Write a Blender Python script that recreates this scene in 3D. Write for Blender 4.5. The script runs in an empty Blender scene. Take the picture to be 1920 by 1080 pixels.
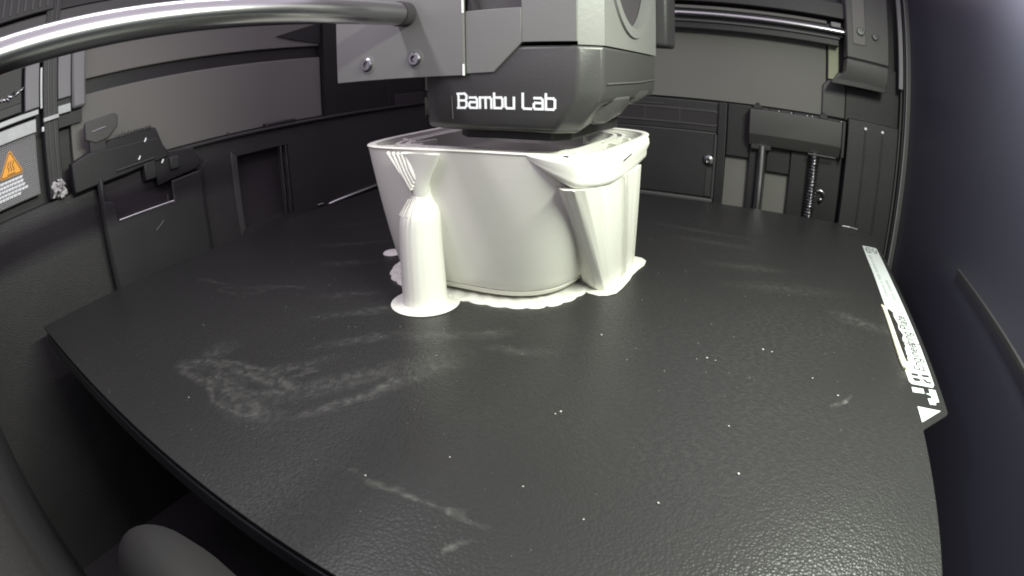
import bpy, bmesh, math, random
from mathutils import Vector, Matrix
PI = math.pi
sc = bpy.context.scene
C = sc.collection
K = 0.001                                # everything below is written in millimetres
rnd = random.Random(7)

# ------------------------------------------------------------------ camera
cam_d = bpy.data.cameras.new('chamber_camera')
cam = bpy.data.objects.new('chamber_camera', cam_d); C.objects.link(cam)
S_ = (0.8897502565660458, 0.4563144394926369, -0.011027839823667935)
U_ = (-0.1657986655661611, 0.3456057632974483, 0.9236165107186362)
F_ = (-0.4252708353945002, 0.8199596262537009, -0.38315914171105864)
cam.matrix_world = Matrix(((S_[0], U_[0], -F_[0], 0), (S_[1], U_[1], -F_[1], 0), (S_[2], U_[2], -F_[2], 64 * K), (0, 0, 0, 1)))
cam_d.type = 'PANO'
cam_d.sensor_fit = 'HORIZONTAL'; cam_d.sensor_width = 36; cam_d.sensor_height = 20.25
cam_d.clip_start = 0.002; cam_d.clip_end = 5
P1, P2, P3, P4 = 0.92120562, 0.0524281, -0.12550637, 0.14201738
for tgt in (cam_d, getattr(cam_d, 'cycles', None)):
    try:
        tgt.panorama_type = 'FISHEYE_LENS_POLYNOMIAL'
        tgt.fisheye_fov = PI
        tgt.fisheye_polynomial_k0 = 0
        tgt.fisheye_polynomial_k1 = -P1 / 18
        tgt.fisheye_polynomial_k2 = -P2 / 18 ** 2
        tgt.fisheye_polynomial_k3 = -P3 / 18 ** 3
        tgt.fisheye_polynomial_k4 = -P4 / 18 ** 4
    except Exception as e:
        print('pano', e)
sc.camera = cam

# ------------------------------------------------------------------ world, lamps, exposure
world = bpy.data.worlds.new('World'); sc.world = world; world.use_nodes = True
world.node_tree.nodes['Background'].inputs[0].default_value = (0.60, 0.53, 0.64, 1)
world.node_tree.nodes['Background'].inputs[1].default_value = 1.6
sc.view_settings.view_transform = 'Standard'; sc.view_settings.look = 'None'
sc.view_settings.exposure = 0; sc.view_settings.gamma = 1
def area(name, loc, tilt, sx, sy, power, col):      # a bar lamp lying along y, its face turned tilt degrees from straight down
    d = bpy.data.lights.new(name, 'AREA'); d.shape = 'RECTANGLE'; d.size = sx * K; d.size_y = sy * K
    d.energy = power; d.color = col
    o = bpy.data.objects.new(name, d); C.objects.link(o)
    o.location = Vector(loc) * K; o.rotation_euler = (0, math.radians(tilt), 0)
    return o
area('led_strip_lamp', (58, 80, 135), 12, 12, 120, 0.93, (0.93, 1.0, 0.84))
area('led_strip_lamp', (-112, 40, 140), -12, 6, 130, 0.11, (0.97, 0.93, 1.0))
sc.cycles.pixel_filter_type = 'BLACKMAN_HARRIS'; sc.cycles.filter_width = 1.9
sc.cycles.max_bounces = 6

# ------------------------------------------------------------------ materials
def mat(name, col, rough=0.5, metal=0.0, bump=0.0, bscale=900, var=0.0, vscale=40, spec=0.5, coat=0.0, extra=None):
    m = bpy.data.materials.new(name); m.use_nodes = True
    nt = m.node_tree; n = nt.nodes; l = nt.links; b = n['Principled BSDF']
    b.inputs['Base Color'].default_value = (*col, 1); b.inputs['Roughness'].default_value = rough
    b.inputs['Metallic'].default_value = metal; b.inputs['Specular IOR Level'].default_value = spec
    b.inputs['Coat Weight'].default_value = coat
    tc = n.new('ShaderNodeTexCoord')
    if var:
        t = n.new('ShaderNodeTexNoise'); t.inputs['Scale'].default_value = vscale; t.inputs['Detail'].default_value = 6
        l.new(tc.outputs['Object'], t.inputs['Vector'])
        r = n.new('ShaderNodeMapRange'); r.inputs[1].default_value = 0.3; r.inputs[2].default_value = 0.7
        r.inputs[3].default_value = 1 - var; r.inputs[4].default_value = 1 + var
        l.new(t.outputs['Fac'], r.inputs[0])
        x = n.new('ShaderNodeVectorMath'); x.operation = 'SCALE'; x.inputs[0].default_value = col
        l.new(r.outputs[0], x.inputs['Scale']); l.new(x.outputs[0], b.inputs['Base Color'])
    if bump:
        t2 = n.new('ShaderNodeTexNoise'); t2.inputs['Scale'].default_value = bscale; t2.inputs['Detail'].default_value = 3
        l.new(tc.outputs['Object'], t2.inputs['Vector'])
        bp = n.new('ShaderNodeBump'); bp.inputs['Strength'].default_value = 1; bp.inputs['Distance'].default_value = bump * K
        l.new(t2.outputs['Fac'], bp.inputs['Height']); l.new(bp.outputs[0], b.inputs['Normal'])
    if extra: extra(nt, b, tc)
    return m

def print_layers(nt, b, tc):            # printed layer lines: fine horizontal relief
    n, l = nt.nodes, nt.links
    w = n.new('ShaderNodeTexWave'); w.wave_type = 'BANDS'; w.bands_direction = 'Z'; w.inputs['Scale'].default_value = 620
    w.inputs['Distortion'].default_value = 0.25
    l.new(tc.outputs['Object'], w.inputs['Vector'])
    bp = n.new('ShaderNodeBump'); bp.inputs['Distance'].default_value = 0.012 * K; bp.inputs['Strength'].default_value = 0.6
    l.new(w.outputs['Fac'], bp.inputs['Height'])
    t = n.new('ShaderNodeTexNoise'); t.inputs['Scale'].default_value = 160; t.inputs['Detail'].default_value = 4
    mp = n.new('ShaderNodeMapping'); mp.inputs['Scale'].default_value = (0.4, 0.4, 6)
    l.new(tc.outputs['Object'], mp.inputs[0]); l.new(mp.outputs[0], t.inputs['Vector'])
    bp2 = n.new('ShaderNodeBump'); bp2.inputs['Distance'].default_value = 0.025 * K
    l.new(t.outputs['Fac'], bp2.inputs['Height']); l.new(bp.outputs[0], bp2.inputs['Normal']); l.new(bp2.outputs[0], b.inputs['Normal'])
    b.inputs['Subsurface Weight'].default_value = 0.0

def flecks(scale, thr, colr, amount=1.0):
    def f(nt, b, tc):                   # tiny pale specks of plastic dust
        n, l = nt.nodes, nt.links
        v = n.new('ShaderNodeTexVoronoi'); v.inputs['Scale'].default_value = scale
        l.new(tc.outputs['Object'], v.inputs['Vector'])
        r = n.new('ShaderNodeMapRange'); r.inputs[1].default_value = thr; r.inputs[2].default_value = thr * 0.4
        r.inputs[3].default_value = 0; r.inputs[4].default_value = amount
        l.new(v.outputs['Distance'], r.inputs[0])
        wn = n.new('ShaderNodeMath'); wn.operation = 'GREATER_THAN'; wn.inputs[1].default_value = 0.86
        sp = n.new('ShaderNodeSeparateColor'); l.new(v.outputs['Color'], sp.inputs[0]); l.new(sp.outputs[0], wn.inputs[0])
        mu = n.new('ShaderNodeMath'); mu.operation = 'MULTIPLY'; l.new(r.outputs[0], mu.inputs[0]); l.new(wn.outputs[0], mu.inputs[1])
        mx = n.new('ShaderNodeMix'); mx.data_type = 'RGBA'; mx.inputs['B'].default_value = (*colr, 1)
        src = b.inputs['Base Color'].links
        if src: l.new(src[0].from_socket, mx.inputs['A'])
        else: mx.inputs['A'].default_value = b.inputs['Base Color'].default_value
        l.new(mu.outputs[0], mx.inputs['Factor']); l.new(mx.outputs['Result'], b.inputs['Base Color'])
    return f

STAINS = [  # x, y, half length, half width, angle deg, strength  (glue residue left on the plate)
    (-104, 62, 17, 1.6, 8, .5), (-97, 68, 12, 1.3, 60, .35), (-120, 62, 4, 6, 20, .35), (-103, 55, 14, 2.2, -18, .42), (-92, 52, 9, 3, 5, .4),
    (-73, 68, 13, 1.0, 62, .55), (-79, 74, 22, 2.4, 55, .38), (-70.5, 76.5, 4.2, .8, 80, 1.0), (-66, 86, 9, 2.2, 58, .4), (-90, 90, 11, 1.4, 50, .35),
    (-100, 104, 14, 1.4, 42, .4), (-112, 112, 10, 1.2, 35, .32), (-62, 108, 5, 1.5, 35, .5), (-52, 103, 7, 1.2, 20, .4), (-75, 100, 9, 1.6, 30, .4),
    (-46, 50, 12, .3, 0, .6), (-38, 50.2, 2.4, .5, 4, .8), (-33, 44, 2.4, .25, 60, .6), (26, 110, 3.0, .15, 55, 1.6), (24, 108, 2.2, .1, 50, 1.2),
    (-20, 214, 16, 2, 0, .3), (-4, 190, 14, 2.2, 10, .3), (36, 158, 10, 2.5, -20, .35), (-150, 150, 16, 1.6, 35, .3), (-165, 175, 13, 1.2, 45, .3),
    (-135, 132, 10, 1.6, 30, .35), (-28, 228, 20, 1.6, -4, .25), (10, 175, 18, 3, 14, .22), (-140, 105, 9, .9, 22, .4), (-172, 96, 8, .8, 5, .35)]
def plate_extra(nt, b, tc):
    n, l = nt.nodes, nt.links
    def noise(s, d, sc3=None, rot=0):
        t = n.new('ShaderNodeTexNoise'); t.inputs['Scale'].default_value = s; t.inputs['Detail'].default_value = d
        if sc3:
            m = n.new('ShaderNodeMapping'); m.inputs['Scale'].default_value = sc3; m.inputs['Rotation'].default_value = (0, 0, math.radians(rot))
            l.new(tc.outputs['Object'], m.inputs[0]); l.new(m.outputs[0], t.inputs['Vector'])
        else: l.new(tc.outputs['Object'], t.inputs['Vector'])
        return t.outputs['Fac']
    def rng(s, a, b_, c, d):
        r = n.new('ShaderNodeMapRange'); r.inputs[1].default_value = a; r.inputs[2].default_value = b_; r.inputs[3].default_value = c; r.inputs[4].default_value = d
        l.new(s, r.inputs[0]); return r.outputs[0]
    def op(o, a, c):
        m = n.new('ShaderNodeMath'); m.operation = o
        for i, v in enumerate((a, c)):
            if isinstance(v, (int, float)): m.inputs[i].default_value = v
            else: l.new(v, m.inputs[i])
        return m.outputs[0]
    scr = rng(noise(480, 8), 0.42, 0.60, 0.0, 1.0)
    scr2 = rng(noise(700, 6, (0.9, 1.5, 1), 40), 0.44, 0.62, 0.0, 1.0)
    # wobble the coordinates so that the stains have ragged outlines
    wn = n.new('ShaderNodeTexNoise'); wn.inputs['Scale'].default_value = 190; wn.inputs['Detail'].default_value = 4
    l.new(tc.outputs['Object'], wn.inputs['Vector'])
    ws = n.new('ShaderNodeVectorMath'); ws.operation = 'SUBTRACT'; ws.inputs[1].default_value = (.5, .5, .5); l.new(wn.outputs['Color'], ws.inputs[0])
    wm = n.new('ShaderNodeVectorMath'); wm.operation = 'SCALE'; wm.inputs['Scale'].default_value = 0.0045; l.new(ws.outputs[0], wm.inputs[0])
    wa = n.new('ShaderNodeVectorMath'); l.new(tc.outputs['Object'], wa.inputs[0]); l.new(wm.outputs[0], wa.inputs[1])
    tot = None
    for (x, y, a, w, ang, st) in STAINS:
        m = n.new('ShaderNodeMapping'); m.vector_type = 'TEXTURE'
        m.inputs['Location'].default_value = ((x + 80) * K, (y - 157) * K, 0); m.inputs['Rotation'].default_value = (0, 0, math.radians(ang))
        m.inputs['Scale'].default_value = (a * K, (w * 1.25 + .3) * K, 1)
        l.new(wa.outputs[0], m.inputs[0])
        d = n.new('ShaderNodeVectorMath'); d.operation = 'LENGTH'; l.new(m.outputs[0], d.inputs[0])
        v = rng(d.outputs['Value'], 1.5, 0.0, 0, st)
        tot = v if tot is None else op('MAXIMUM', tot, v)
    for (x, y, a, w, ang, st) in ((-106, 59, 17, 5.5, 14, .5), (-99, 53, 11, 3.4, -8, .55), (-97, 66, 9, 2.2, 40, .4), (-152, 96, 9, 3, 20, .2)):
        m = n.new('ShaderNodeMapping'); m.vector_type = 'TEXTURE'
        m.inputs['Location'].default_value = ((x + 80) * K, (y - 157) * K, 0); m.inputs['Rotation'].default_value = (0, 0, math.radians(ang))
        m.inputs['Scale'].default_value = (a * K, w * K, 1)
        l.new(wa.outputs[0], m.inputs[0])
        d = n.new('ShaderNodeVectorMath'); d.operation = 'LENGTH'; l.new(m.outputs[0], d.inputs[0])
        tot = op('MAXIMUM', tot, rng(op('ABSOLUTE', op('SUBTRACT', d.outputs['Value'], 1.0), 0), 0.30, 0.0, 0, st))
    stain = op('MULTIPLY', tot, op('ADD', op('MULTIPLY', scr, 0.75), 0.22))
    haze = op('MULTIPLY', op('MULTIPLY', rng(noise(16, 5), 0.40, 0.66, 0, 1), scr2), 0.10)
    f = op('ADD', stain, haze)
    mx = n.new('ShaderNodeMix'); mx.data_type = 'RGBA'
    mx.inputs['A'].default_value = (0.020, 0.0195, 0.0200, 1); mx.inputs['B'].default_value = (0.30, 0.30, 0.28, 1)
    l.new(op('MULTIPLY', f, 0.26), mx.inputs['Factor'])
    l.new(mx.outputs['Result'], b.inputs['Base Color'])
    l.new(rng(noise(20, 5), 0.3, 0.7, 0.27, 0.35), b.inputs['Roughness'])
    v = n.new('ShaderNodeTexVoronoi'); v.inputs['Scale'].default_value = 1600; v.inputs['Randomness'].default_value = 1
    l.new(tc.outputs['Object'], v.inputs['Vector'])
    bp = n.new('ShaderNodeBump'); bp.inputs['Distance'].default_value = 0.11 * K; bp.inputs['Strength'].default_value = 0.75; bp.invert = True
    l.new(v.outputs['Distance'], bp.inputs['Height'])
    bp2 = n.new('ShaderNodeBump'); bp2.inputs['Distance'].default_value = 0.06 * K; bp2.inputs['Strength'].default_value = 0.5
    l.new(noise(800, 4), bp2.inputs['Height']); l.new(bp.outputs[0], bp2.inputs['Normal']); l.new(bp2.outputs[0], b.inputs['Normal'])

def ribbed(nt, b, tc):
    n, l = nt.nodes, nt.links
    w = n.new('ShaderNodeTexWave'); w.wave_type = 'BANDS'; w.bands_direction = 'Y'; w.inputs['Scale'].default_value = 330
    l.new(tc.outputs['Object'], w.inputs['Vector'])
    w2 = n.new('ShaderNodeTexWave'); w2.wave_type = 'BANDS'; w2.bands_direction = 'Z'; w2.inputs['Scale'].default_value = 420
    l.new(tc.outputs['Object'], w2.inputs['Vector'])
    a = n.new('ShaderNodeMath'); a.operation = 'ADD'; l.new(w.outputs['Fac'], a.inputs[0]); l.new(w2.outputs['Fac'], a.inputs[1])
    r = n.new('ShaderNodeMapRange'); r.inputs[2].default_value = 2; r.inputs[3].default_value = 0.16; r.inputs[4].default_value = 0.55; l.new(a.outputs[0], r.inputs[0])
    cc = n.new('ShaderNodeCombineColor')
    for i in range(3): l.new(r.outputs[0], cc.inputs[i])
    l.new(cc.outputs[0], b.inputs['Base Color'])
    bp = n.new('ShaderNodeBump'); bp.inputs['Distance'].default_value = 0.4 * K; l.new(a.outputs[0], bp.inputs['Height']); l.new(bp.outputs[0], b.inputs['Normal'])

M = dict(
    plate=mat('textured_plate_black', (.04, .04, .04), .5, spec=.24, extra=plate_extra),
    bed=mat('bed_aluminium_dark', (.05, .05, .055), .35, .4, bump=.1, bscale=500),
    black=mat('black_plastic', (.016, .0145, .0165), .5, bump=.06, bscale=700, var=.15),
    void=mat('unlit_black', (.03, .025, .03), .8),
    dark=mat('dark_grey_plastic', (.026, .0245, .0265), .5, bump=.08, bscale=600, var=.12),
    wall=mat('grained_wall_plastic', (.036, .0335, .036), .46, bump=.24, bscale=2600, var=.15, vscale=25),
    mid=mat('grey_plastic', (.064, .062, .062), .5, bump=.05, var=.06),
    panel=mat('grey_panel', (.15, .145, .135), .55, bump=.03, bscale=300, var=.05, vscale=12),
    pale=mat('pale_grey_plastic', (.17, .165, .175), .45, bump=.03, var=.06),
    housing=mat('toolhead_grey', (.168, .168, .162), .42, .15, bump=.03, bscale=900, var=.03),
    cover=mat('toolhead_cover_grey', (.046, .045, .0445), .38, bump=.03, bscale=1200, var=.05),
    duct=mat('duct_grey', (.07, .068, .066), .36, bump=.04),
    steel=mat('polished_steel', (.46, .46, .46), .24, 1, bump=.02, bscale=80, var=.05),
    brushed=mat('brushed_steel', (.62, .62, .63), .32, 1, var=.1, vscale=200),
    silver=mat('silver_strip', (.33, .33, .35), .4, .4, var=.12, vscale=90),
    screw=mat('screw_steel', (.32, .32, .33), .28, 1),
    white=mat('white_filament', (.70, .69, .64), .42, extra=print_layers),
    whiteb=mat('white_filament_brim', (.62, .61, .57), .5, bump=.35, bscale=420),
    cream=mat('cream_filament', (.80, .77, .60), .45, bump=.1),
    decal=mat('white_print', (.5, .53, .53), .5, var=.04),
    ink=mat('black_print', (.02, .02, .022), .5),
    greyink=mat('grey_print', (.30, .33, .32), .5),
    logo=mat('white_logo', (.86, .88, .90), .4),
    orange=mat('orange_sticker', (.95, .42, .04), .5, var=.05),
    grille=mat('ribbed_grey', (.3, .3, .3), .5, extra=ribbed),
    glass=mat('door_black_gloss', (.031, .030, .046), .36, spec=.4, bump=.02, bscale=60, extra=flecks(230, .035, (.5, .5, .52))),
    soft=mat('soft_black', (.012, .011, .012), .8, spec=.2),
    purge=mat('purged_filament', (.45, .43, .44), .5, bump=.3, bscale=500),
    yellow=mat('yellowish_lit_strip', (.30, .31, .20), .5, var=.1),
    dust=mat('white_crumb', (.33, .33, .31), .5),
)

# ------------------------------------------------------------------ mesh helpers (millimetres)
class MB:
    def __init__(s): s.v = []; s.f = []
    def add(s, vs, fs):
        o = len(s.v); s.v += [tuple(v) for v in vs]; s.f += [tuple(i + o for i in f) for f in fs]; return s
    def box(s, x0, x1, y0, y1, z0, z1):
        return s.add([(x, y, z) for x in (x0, x1) for y in (y0, y1) for z in (z0, z1)],
                     [(0, 1, 3, 2), (4, 6, 7, 5), (0, 4, 5, 1), (2, 3, 7, 6), (0, 2, 6, 4), (1, 5, 7, 3)])
    def prism(s, poly, ax, a, b):        # polygon given in the two other axes (in xyz order), extruded along ax
        def put(p, t): return (t, p[0], p[1]) if ax == 'x' else (p[0], t, p[1]) if ax == 'y' else (p[0], p[1], t)
        n = len(poly)
        return s.add([put(p, a) for p in poly] + [put(p, b) for p in poly],
                     [tuple(range(n))[::-1], tuple(range(n, 2 * n))] + [(i, (i + 1) % n, n + (i + 1) % n, n + i) for i in range(n)])
    def loft(s, rings, cap=True, closed=True):
        n = len(rings[0]); vs = [p for r in rings for p in r]; fs = []
        m = n if closed else n - 1
        for k in range(len(rings) - 1):
            for i in range(m):
                j = (i + 1) % n; fs.append((k * n + i, k * n + j, (k + 1) * n + j, (k + 1) * n + i))
        if cap: fs += [tuple(range(n))[::-1], tuple((len(rings) - 1) * n + i for i in range(n))]
        return s.add(vs, fs)
    def tube(s, pts, r, n=10, cap=True):
        rr = r if isinstance(r, (list, tuple)) else [r] * len(pts)
        rings = []
        for i, p in enumerate(pts):
            p = Vector(p); a = Vector(pts[max(i - 1, 0)]); b = Vector(pts[min(i + 1, len(pts) - 1)])
            d = (b - a).normalized(); u = d.cross(Vector((0, 0, 1)))
            if u.length < 1e-3: u = d.cross(Vector((0, 1, 0)))
            u.normalize(); w = d.cross(u)
            rings.append([tuple(p + (u * math.cos(t) + w * math.sin(t)) * rr[i]) for t in [2 * PI * k / n for k in range(n)]])
        return s.loft(rings, cap)
    def lathe(s, c, prof, n=24, ax='z', fl=None):
        rings = []
        for (r, h) in prof:
            ring = []
            for k in range(n):
                t = 2 * PI * k / n; q = r * (1 + (fl(t, h) if fl else 0)); a, b = q * math.cos(t), q * math.sin(t)
                ring.append((c[0] + a, c[1] + b, c[2] + h) if ax == 'z' else (c[0] + a, c[1] + h, c[2] + b) if ax == 'y' else (c[0] + h, c[1] + a, c[2] + b))
            rings.append(ring)
        return s.loft(rings)
    def build(s, name, m, parent=None, bevel=0, smooth=False, seg=2):
        loc = Vector(parent['_o']) if parent is not None else Vector((0, 0, 0))
        me = bpy.data.meshes.new(name); me.from_pydata([tuple((Vector(v) - loc) * K) for v in s.v], [], s.f)
        bm = bmesh.new(); bm.from_mesh(me); bmesh.ops.remove_doubles(bm, verts=bm.verts, dist=1e-7)
        bmesh.ops.recalc_face_normals(bm, faces=bm.faces); bm.to_mesh(me); bm.free()
        me.materials.append(M[m]); o = bpy.data.objects.new(name, me); C.objects.link(o)
        if parent is not None: o.parent = parent
        o['_o'] = tuple(loc)
        if bevel:
            b = o.modifiers.new('edge', 'BEVEL'); b.width = bevel * K; b.segments = seg; b.limit_method = 'ANGLE'; b.angle_limit = math.radians(35)
            b.harden_normals = False
        if smooth or bevel: 
            for p in me.polygons: p.use_smooth = True
            me.set_sharp_from_angle(angle=math.radians(40 if not smooth else 62))
        return o
def tag(o, label=None, cat=None, group=None, kind=None):
    if label: o['label'] = label
    if cat: o['category'] = cat
    if group: o['group'] = group
    if kind: o['kind'] = kind
    return o
def thing(name, label, cat, loc, group=None):
    o = bpy.data.objects.new(name, None); C.objects.link(o); o.location = Vector(loc) * K; o['_o'] = tuple(loc)
    o.empty_display_size = 0.01
    return tag(o, label, cat, group)
def struct(name, mb, m, **k):
    return tag(mb.build(name, m, **k), kind='structure')
def box(*a): return MB().box(*a)
def screw_head(c, r, ax, name='screw', parent=None, h=1.2, sgn=-1, m='screw'):
    mb = MB()
    pr = [(r, 0), (r, h * .7 * sgn), (r * .8, h * sgn), (r * .52, h * sgn), (r * .46, h * .25 * sgn), (.01, h * .25 * sgn)]
    mb.lathe(c, pr, 18, ax); return mb.build(name, m, parent, smooth=False)
def strokes(mb, lines, w, to3, t, depth_dir):
    """flat lettering: each polyline becomes a band of width w and thickness t"""
    for ln in lines:
        for (a, b) in zip(ln, ln[1:]):
            a = Vector(a); b = Vector(b); d = (b - a)
            if d.length < 1e-6: continue
            d.normalize(); p = Vector((-d.y, d.x)) * w / 2; e = d * w * .42
            q = [a - e - p, b + e - p, b + e + p, a - e + p]
            base = [Vector(to3(v.x, v.y)) for v in q]
            jit = rnd.uniform(0, .02)
            top = [v + Vector(depth_dir) * (t + jit) for v in base]
            mb.add(base + top, [(3, 2, 1, 0), (4, 5, 6, 7), (0, 1, 5, 4), (1, 2, 6, 5), (2, 3, 7, 6), (3, 0, 4, 7)])

# ================================================================== THE CHAMBER
struct('floor', box(-245, 90, -20, 330, -125, -120), 'void')
front = struct('front_wall', box(-240, 90, -16, -9, -120, 62), 'wall')
# left wall: upper recessed sheet and thicker lower half with a square opening and a bin behind the bed
lw = struct('left_wall', box(-245, -238, -20, 330, -120, 150), 'dark')
low = MB(); X0, X1 = -238, -229
low.box(X0, X1, -9, 154, -120, 40).box(X0, X1, 188.5, 320, -120, 44.5).box(X0, X1, 154, 188.5, -120, -3).box(X0, X1, 154, 188.5, 34, 44.5)
low.box(X0, X1, 110, 154, 40, 44.5)
low.build('lower_wall', 'wall', lw)
fr = MB(); fr.prism([(150.5, -6), (154.2, -3), (154.2, 34), (150.5, 37)], 'x', -229.5, -228.2); fr.build('opening_frame', 'mid', lw, bevel=.5)
for y in (183.2, 186.8): box(-231, -228.6, y - .35, y + .35, -3, 34).build('opening_strip', 'brushed', lw)
box(-238, -236, 154, 188.5, -3, 34).build('opening_back', 'void', lw)
box(-238, -234.5, 66.5, 221, 45, 79.6).build('side_panel', 'panel', lw, bevel=.5)
box(-238, -234.5, 66.5, 221, 86.2, 122).build('side_panel', 'panel', lw, bevel=.5)
box(-238, -236.8, 66.5, 221, 79.6, 86.2).build('panel_gap', 'black', lw)
box(-238, -231.5, 221.4, 320, 44.5, 110).build('dark_panel', 'black', lw)
mb = MB(); mb.prism([(189, 93), (221, 100), (221, 87.5), (200, 90.5)], 'x', -234.5, -233.4); mb.build('wedge', 'black', lw)
box(-231.6, -230.8, 277, 277.8, 43, 61).build('seam_strip', 'dark', lw)
box(-231.6, -231, 284, 318, 44.8, 52).build('shallow_recess', 'void', lw, bevel=.3)
box(-233, -226.5, 112, 320, 43.4, 44.9).build('ledge', 'dark', lw, bevel=.5)
mb = MB(); mb.prism([(174.3, 44.8), (174.9, 46.8), (195, 46.8), (195, 44.8)], 'x', -232, -228); mb.build('raised_pad', 'black', lw, bevel=.4)
MB().tube([(-229.5, 215, -5.6), (-228.5, 219, -5.2), (-228.5, 262, -3.6)], [.5, 1.1, 1.3], 8).build('bright_ledge', 'brushed', lw, smooth=True)
MB().tube([(-228.6, 206, -4), (-228.4, 210, -3.9)], .5, 6).build('bright_ledge', 'brushed', lw, smooth=True)
MB().lathe((-231, 152, 44.6), [(.9, 0), (1.0, 1.2), (.6, 1.8)], 10).build('stud', 'black', lw, smooth=True)

# back wall
bw = struct('back_wall', box(-240, 95, 320, 330, -120, 150), 'black')
b2 = MB()
b2.box(-231, -33, 315.5, 320, -4, 34).box(-231, -27.6, 315.5, 320, 34, 51.5).box(-231, -28, 317, 320, -120, -6)
b2.build('lower_panel', 'dark', bw, bevel=.6)
box(-231, 29.2, 317.5, 320, 52.5, 94).build('upper_panel', 'panel', bw, bevel=.3)
mb = MB(); mb.box(-231, -33, 313, 320, -7.2, -4.4); mb.build('panel_ledge', 'mid', bw, bevel=.6)
MB().tube([(-33.4, 315, -4), (-33.4, 315, 33)], [1.2, 1.2], 8).build('panel_edge', 'mid', bw, smooth=True)
mb = MB().box(-38.5, -34.6, 314.9, 315.6, -3.4, 13); mb.build('edge_highlight', 'wall', bw, bevel=.3)  # lighter patch put in for the highlight along the panel edge
# slot with two ribs
def stadium(x0, x1, z0, z1, n=8):
    r = (z1 - z0) / 2; zc = (z0 + z1) / 2; out = []
    for k in range(n + 1): t = -PI / 2 + PI * k / n; out.append((x1 - r + r * math.cos(t), zc + r * math.sin(t)))
    for k in range(n + 1): t = PI / 2 + PI * k / n; out.append((x0 + r + r * math.cos(t), zc + r * math.sin(t)))
    return out
so = stadium(-118, -30.5, 37.6, 46.6); si = stadium(-117.2, -31.3, 38.4, 45.8)
mb = MB(); n_ = len(so)
mb.add([(p[0], 314.7, p[1]) for p in so] + [(p[0], 314.7, p[1]) for p in si] + [(p[0], 315.9, p[1]) for p in so] + [(p[0], 315.9, p[1]) for p in si],
       [(i, (i + 1) % n_, n_ + (i + 1) % n_, n_ + i) for i in range(n_)] + [(i, (i + 1) % n_, 2 * n_ + (i + 1) % n_, 2 * n_ + i) for i in range(n_)] +
       [(n_ + i, n_ + (i + 1) % n_, 3 * n_ + (i + 1) % n_, 3 * n_ + i) for i in range(n_)])
mb.build('slot_rim', 'mid', bw)
MB().prism(si, 'y', 315.1, 315.45).build('slot_recess', 'void', bw)
for x in (-76, -55.5): box(x, x + .5, 314.8, 315.4, 38.4, 45.8).build('slot_rib', 'mid', bw)
box(-92, -65, 314.9, 316, 47.8, 48.4).build('groove', 'mid', bw)
MB().lathe((-37, 315.5, 18), [(3.6, 0), (3.6, -.8), (2.8, -2.0), (1.4, -2.4), (1.2, -1), (.01, -1)], 18, 'y').build('bolt', 'screw', bw)
# recess beside the lifting screw: pale strips of the rear sheet between black blocks put in for the rods' shadows
box(-28, 41, 318.2, 320, -120, 50).build('rear_sheet', 'panel', bw)
for (x0, x1, z0) in ((-32.6, -27.5, -120), (-13.6, -3.6, -120), (10.5, 41, -120)):
    box(x0, x1, 312.5, 318.2, z0, 52).build('shade_block', 'black', bw, bevel=.6)
box(-27.4, -13.6, 314, 318.2, 22, 52).build('shade_block', 'black', bw, bevel=.6)
box(-3.6, 10.5, 314, 318.2, 16, 52).build('shade_block', 'black', bw, bevel=.6)
box(29.6, 30.2, 316.8, 320, 52, 94).build('seam_strip', 'void', bw)
mb = MB(); mb.prism([(30.4, 74), (36.6, 74), (36.6, 94), (30.4, 94)], 'y', 316, 320); mb.build('lit_strip', 'yellow', bw, bevel=.3)  # yellowish light on this strip is put into its colour
mb = MB(); mb.prism([(27, 52.5), (41.5, 52.5), (41.5, 73.5), (30.5, 73.5), (27, 70)], 'y', 315.5, 320); mb.build('corner_panel', 'mid', bw, bevel=.8)
box(41.5, 79, 314, 320, 52.5, 86).build('corner_recess', 'black', bw)

# right wall: glossy black door panel with its seals
rw = struct('right_wall', box(79, 90, -20, 312, -120, 150), 'glass')
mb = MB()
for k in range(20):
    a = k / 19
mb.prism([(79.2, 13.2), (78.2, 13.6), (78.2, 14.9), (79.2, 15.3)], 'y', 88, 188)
mb.build('reflection_streak', 'black', rw)  # thin rib put in for a reflected streak on the glossy wall
box(76.8, 79.3, 300, 312, -120, 150).build('door_seal', 'mid', rw, bevel=.5)
MB().tube([(76.6, 300.6, -120), (76.6, 300.6, 150)], .55, 8).build('seal_bead', 'pale', rw, smooth=True)
MB().prism([(71.5, 301), (74.2, 300.4), (74.2, 303), (71.5, 303)], 'z', 76, 150).build('seal_flap', 'pale', rw, bevel=.3)
box(75.2, 76.6, 303, 313, -120, 150).build('door_seal', 'black', rw, bevel=.5)
mb = MB().tube([(74.4, 306, -80), (74.4, 306, 150)], .6, 8); mb.build('seal_lip', 'mid', rw, smooth=True)

# ================================================================== RIGHT REAR FITTINGS
t = thing('rear_bracket', 'flat grey bracket on the back wall above the bright rod and the threaded screw', 'bracket', (12, 305, 40))
mb = MB(); mb.prism([(302, 37.5), (302, 51), (314, 51), (314, 31), (307, 31)], 'x', -14, 38.5); mb.build('body', 'mid', t, bevel=.5)
box(38.7, 40.5, 301.5, 314, 32, 52).build('end_plate', 'dark', t, bevel=.4)
box(-13, -1, 306.5, 312, 28.5, 34).build('clamp', 'dark', t, bevel=.8)
for x, w in ((-10, 5), (27.5, 4.5)):
    mb = MB().box(x - w / 2, x + w / 2, 303, 306, 51, 53.4); mb.box(x - w / 5, x + w / 5, 303.5, 305.5, 53.2, 54.6); mb.build('clip', 'black', t, bevel=.3)
for x in (2, 9, 18, 21, 38): MB().lathe((x, 304, 51), [(.7, 0), (.8, .5), (.4, .9)], 8).build('rivet', 'screw', t, smooth=True)
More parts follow.
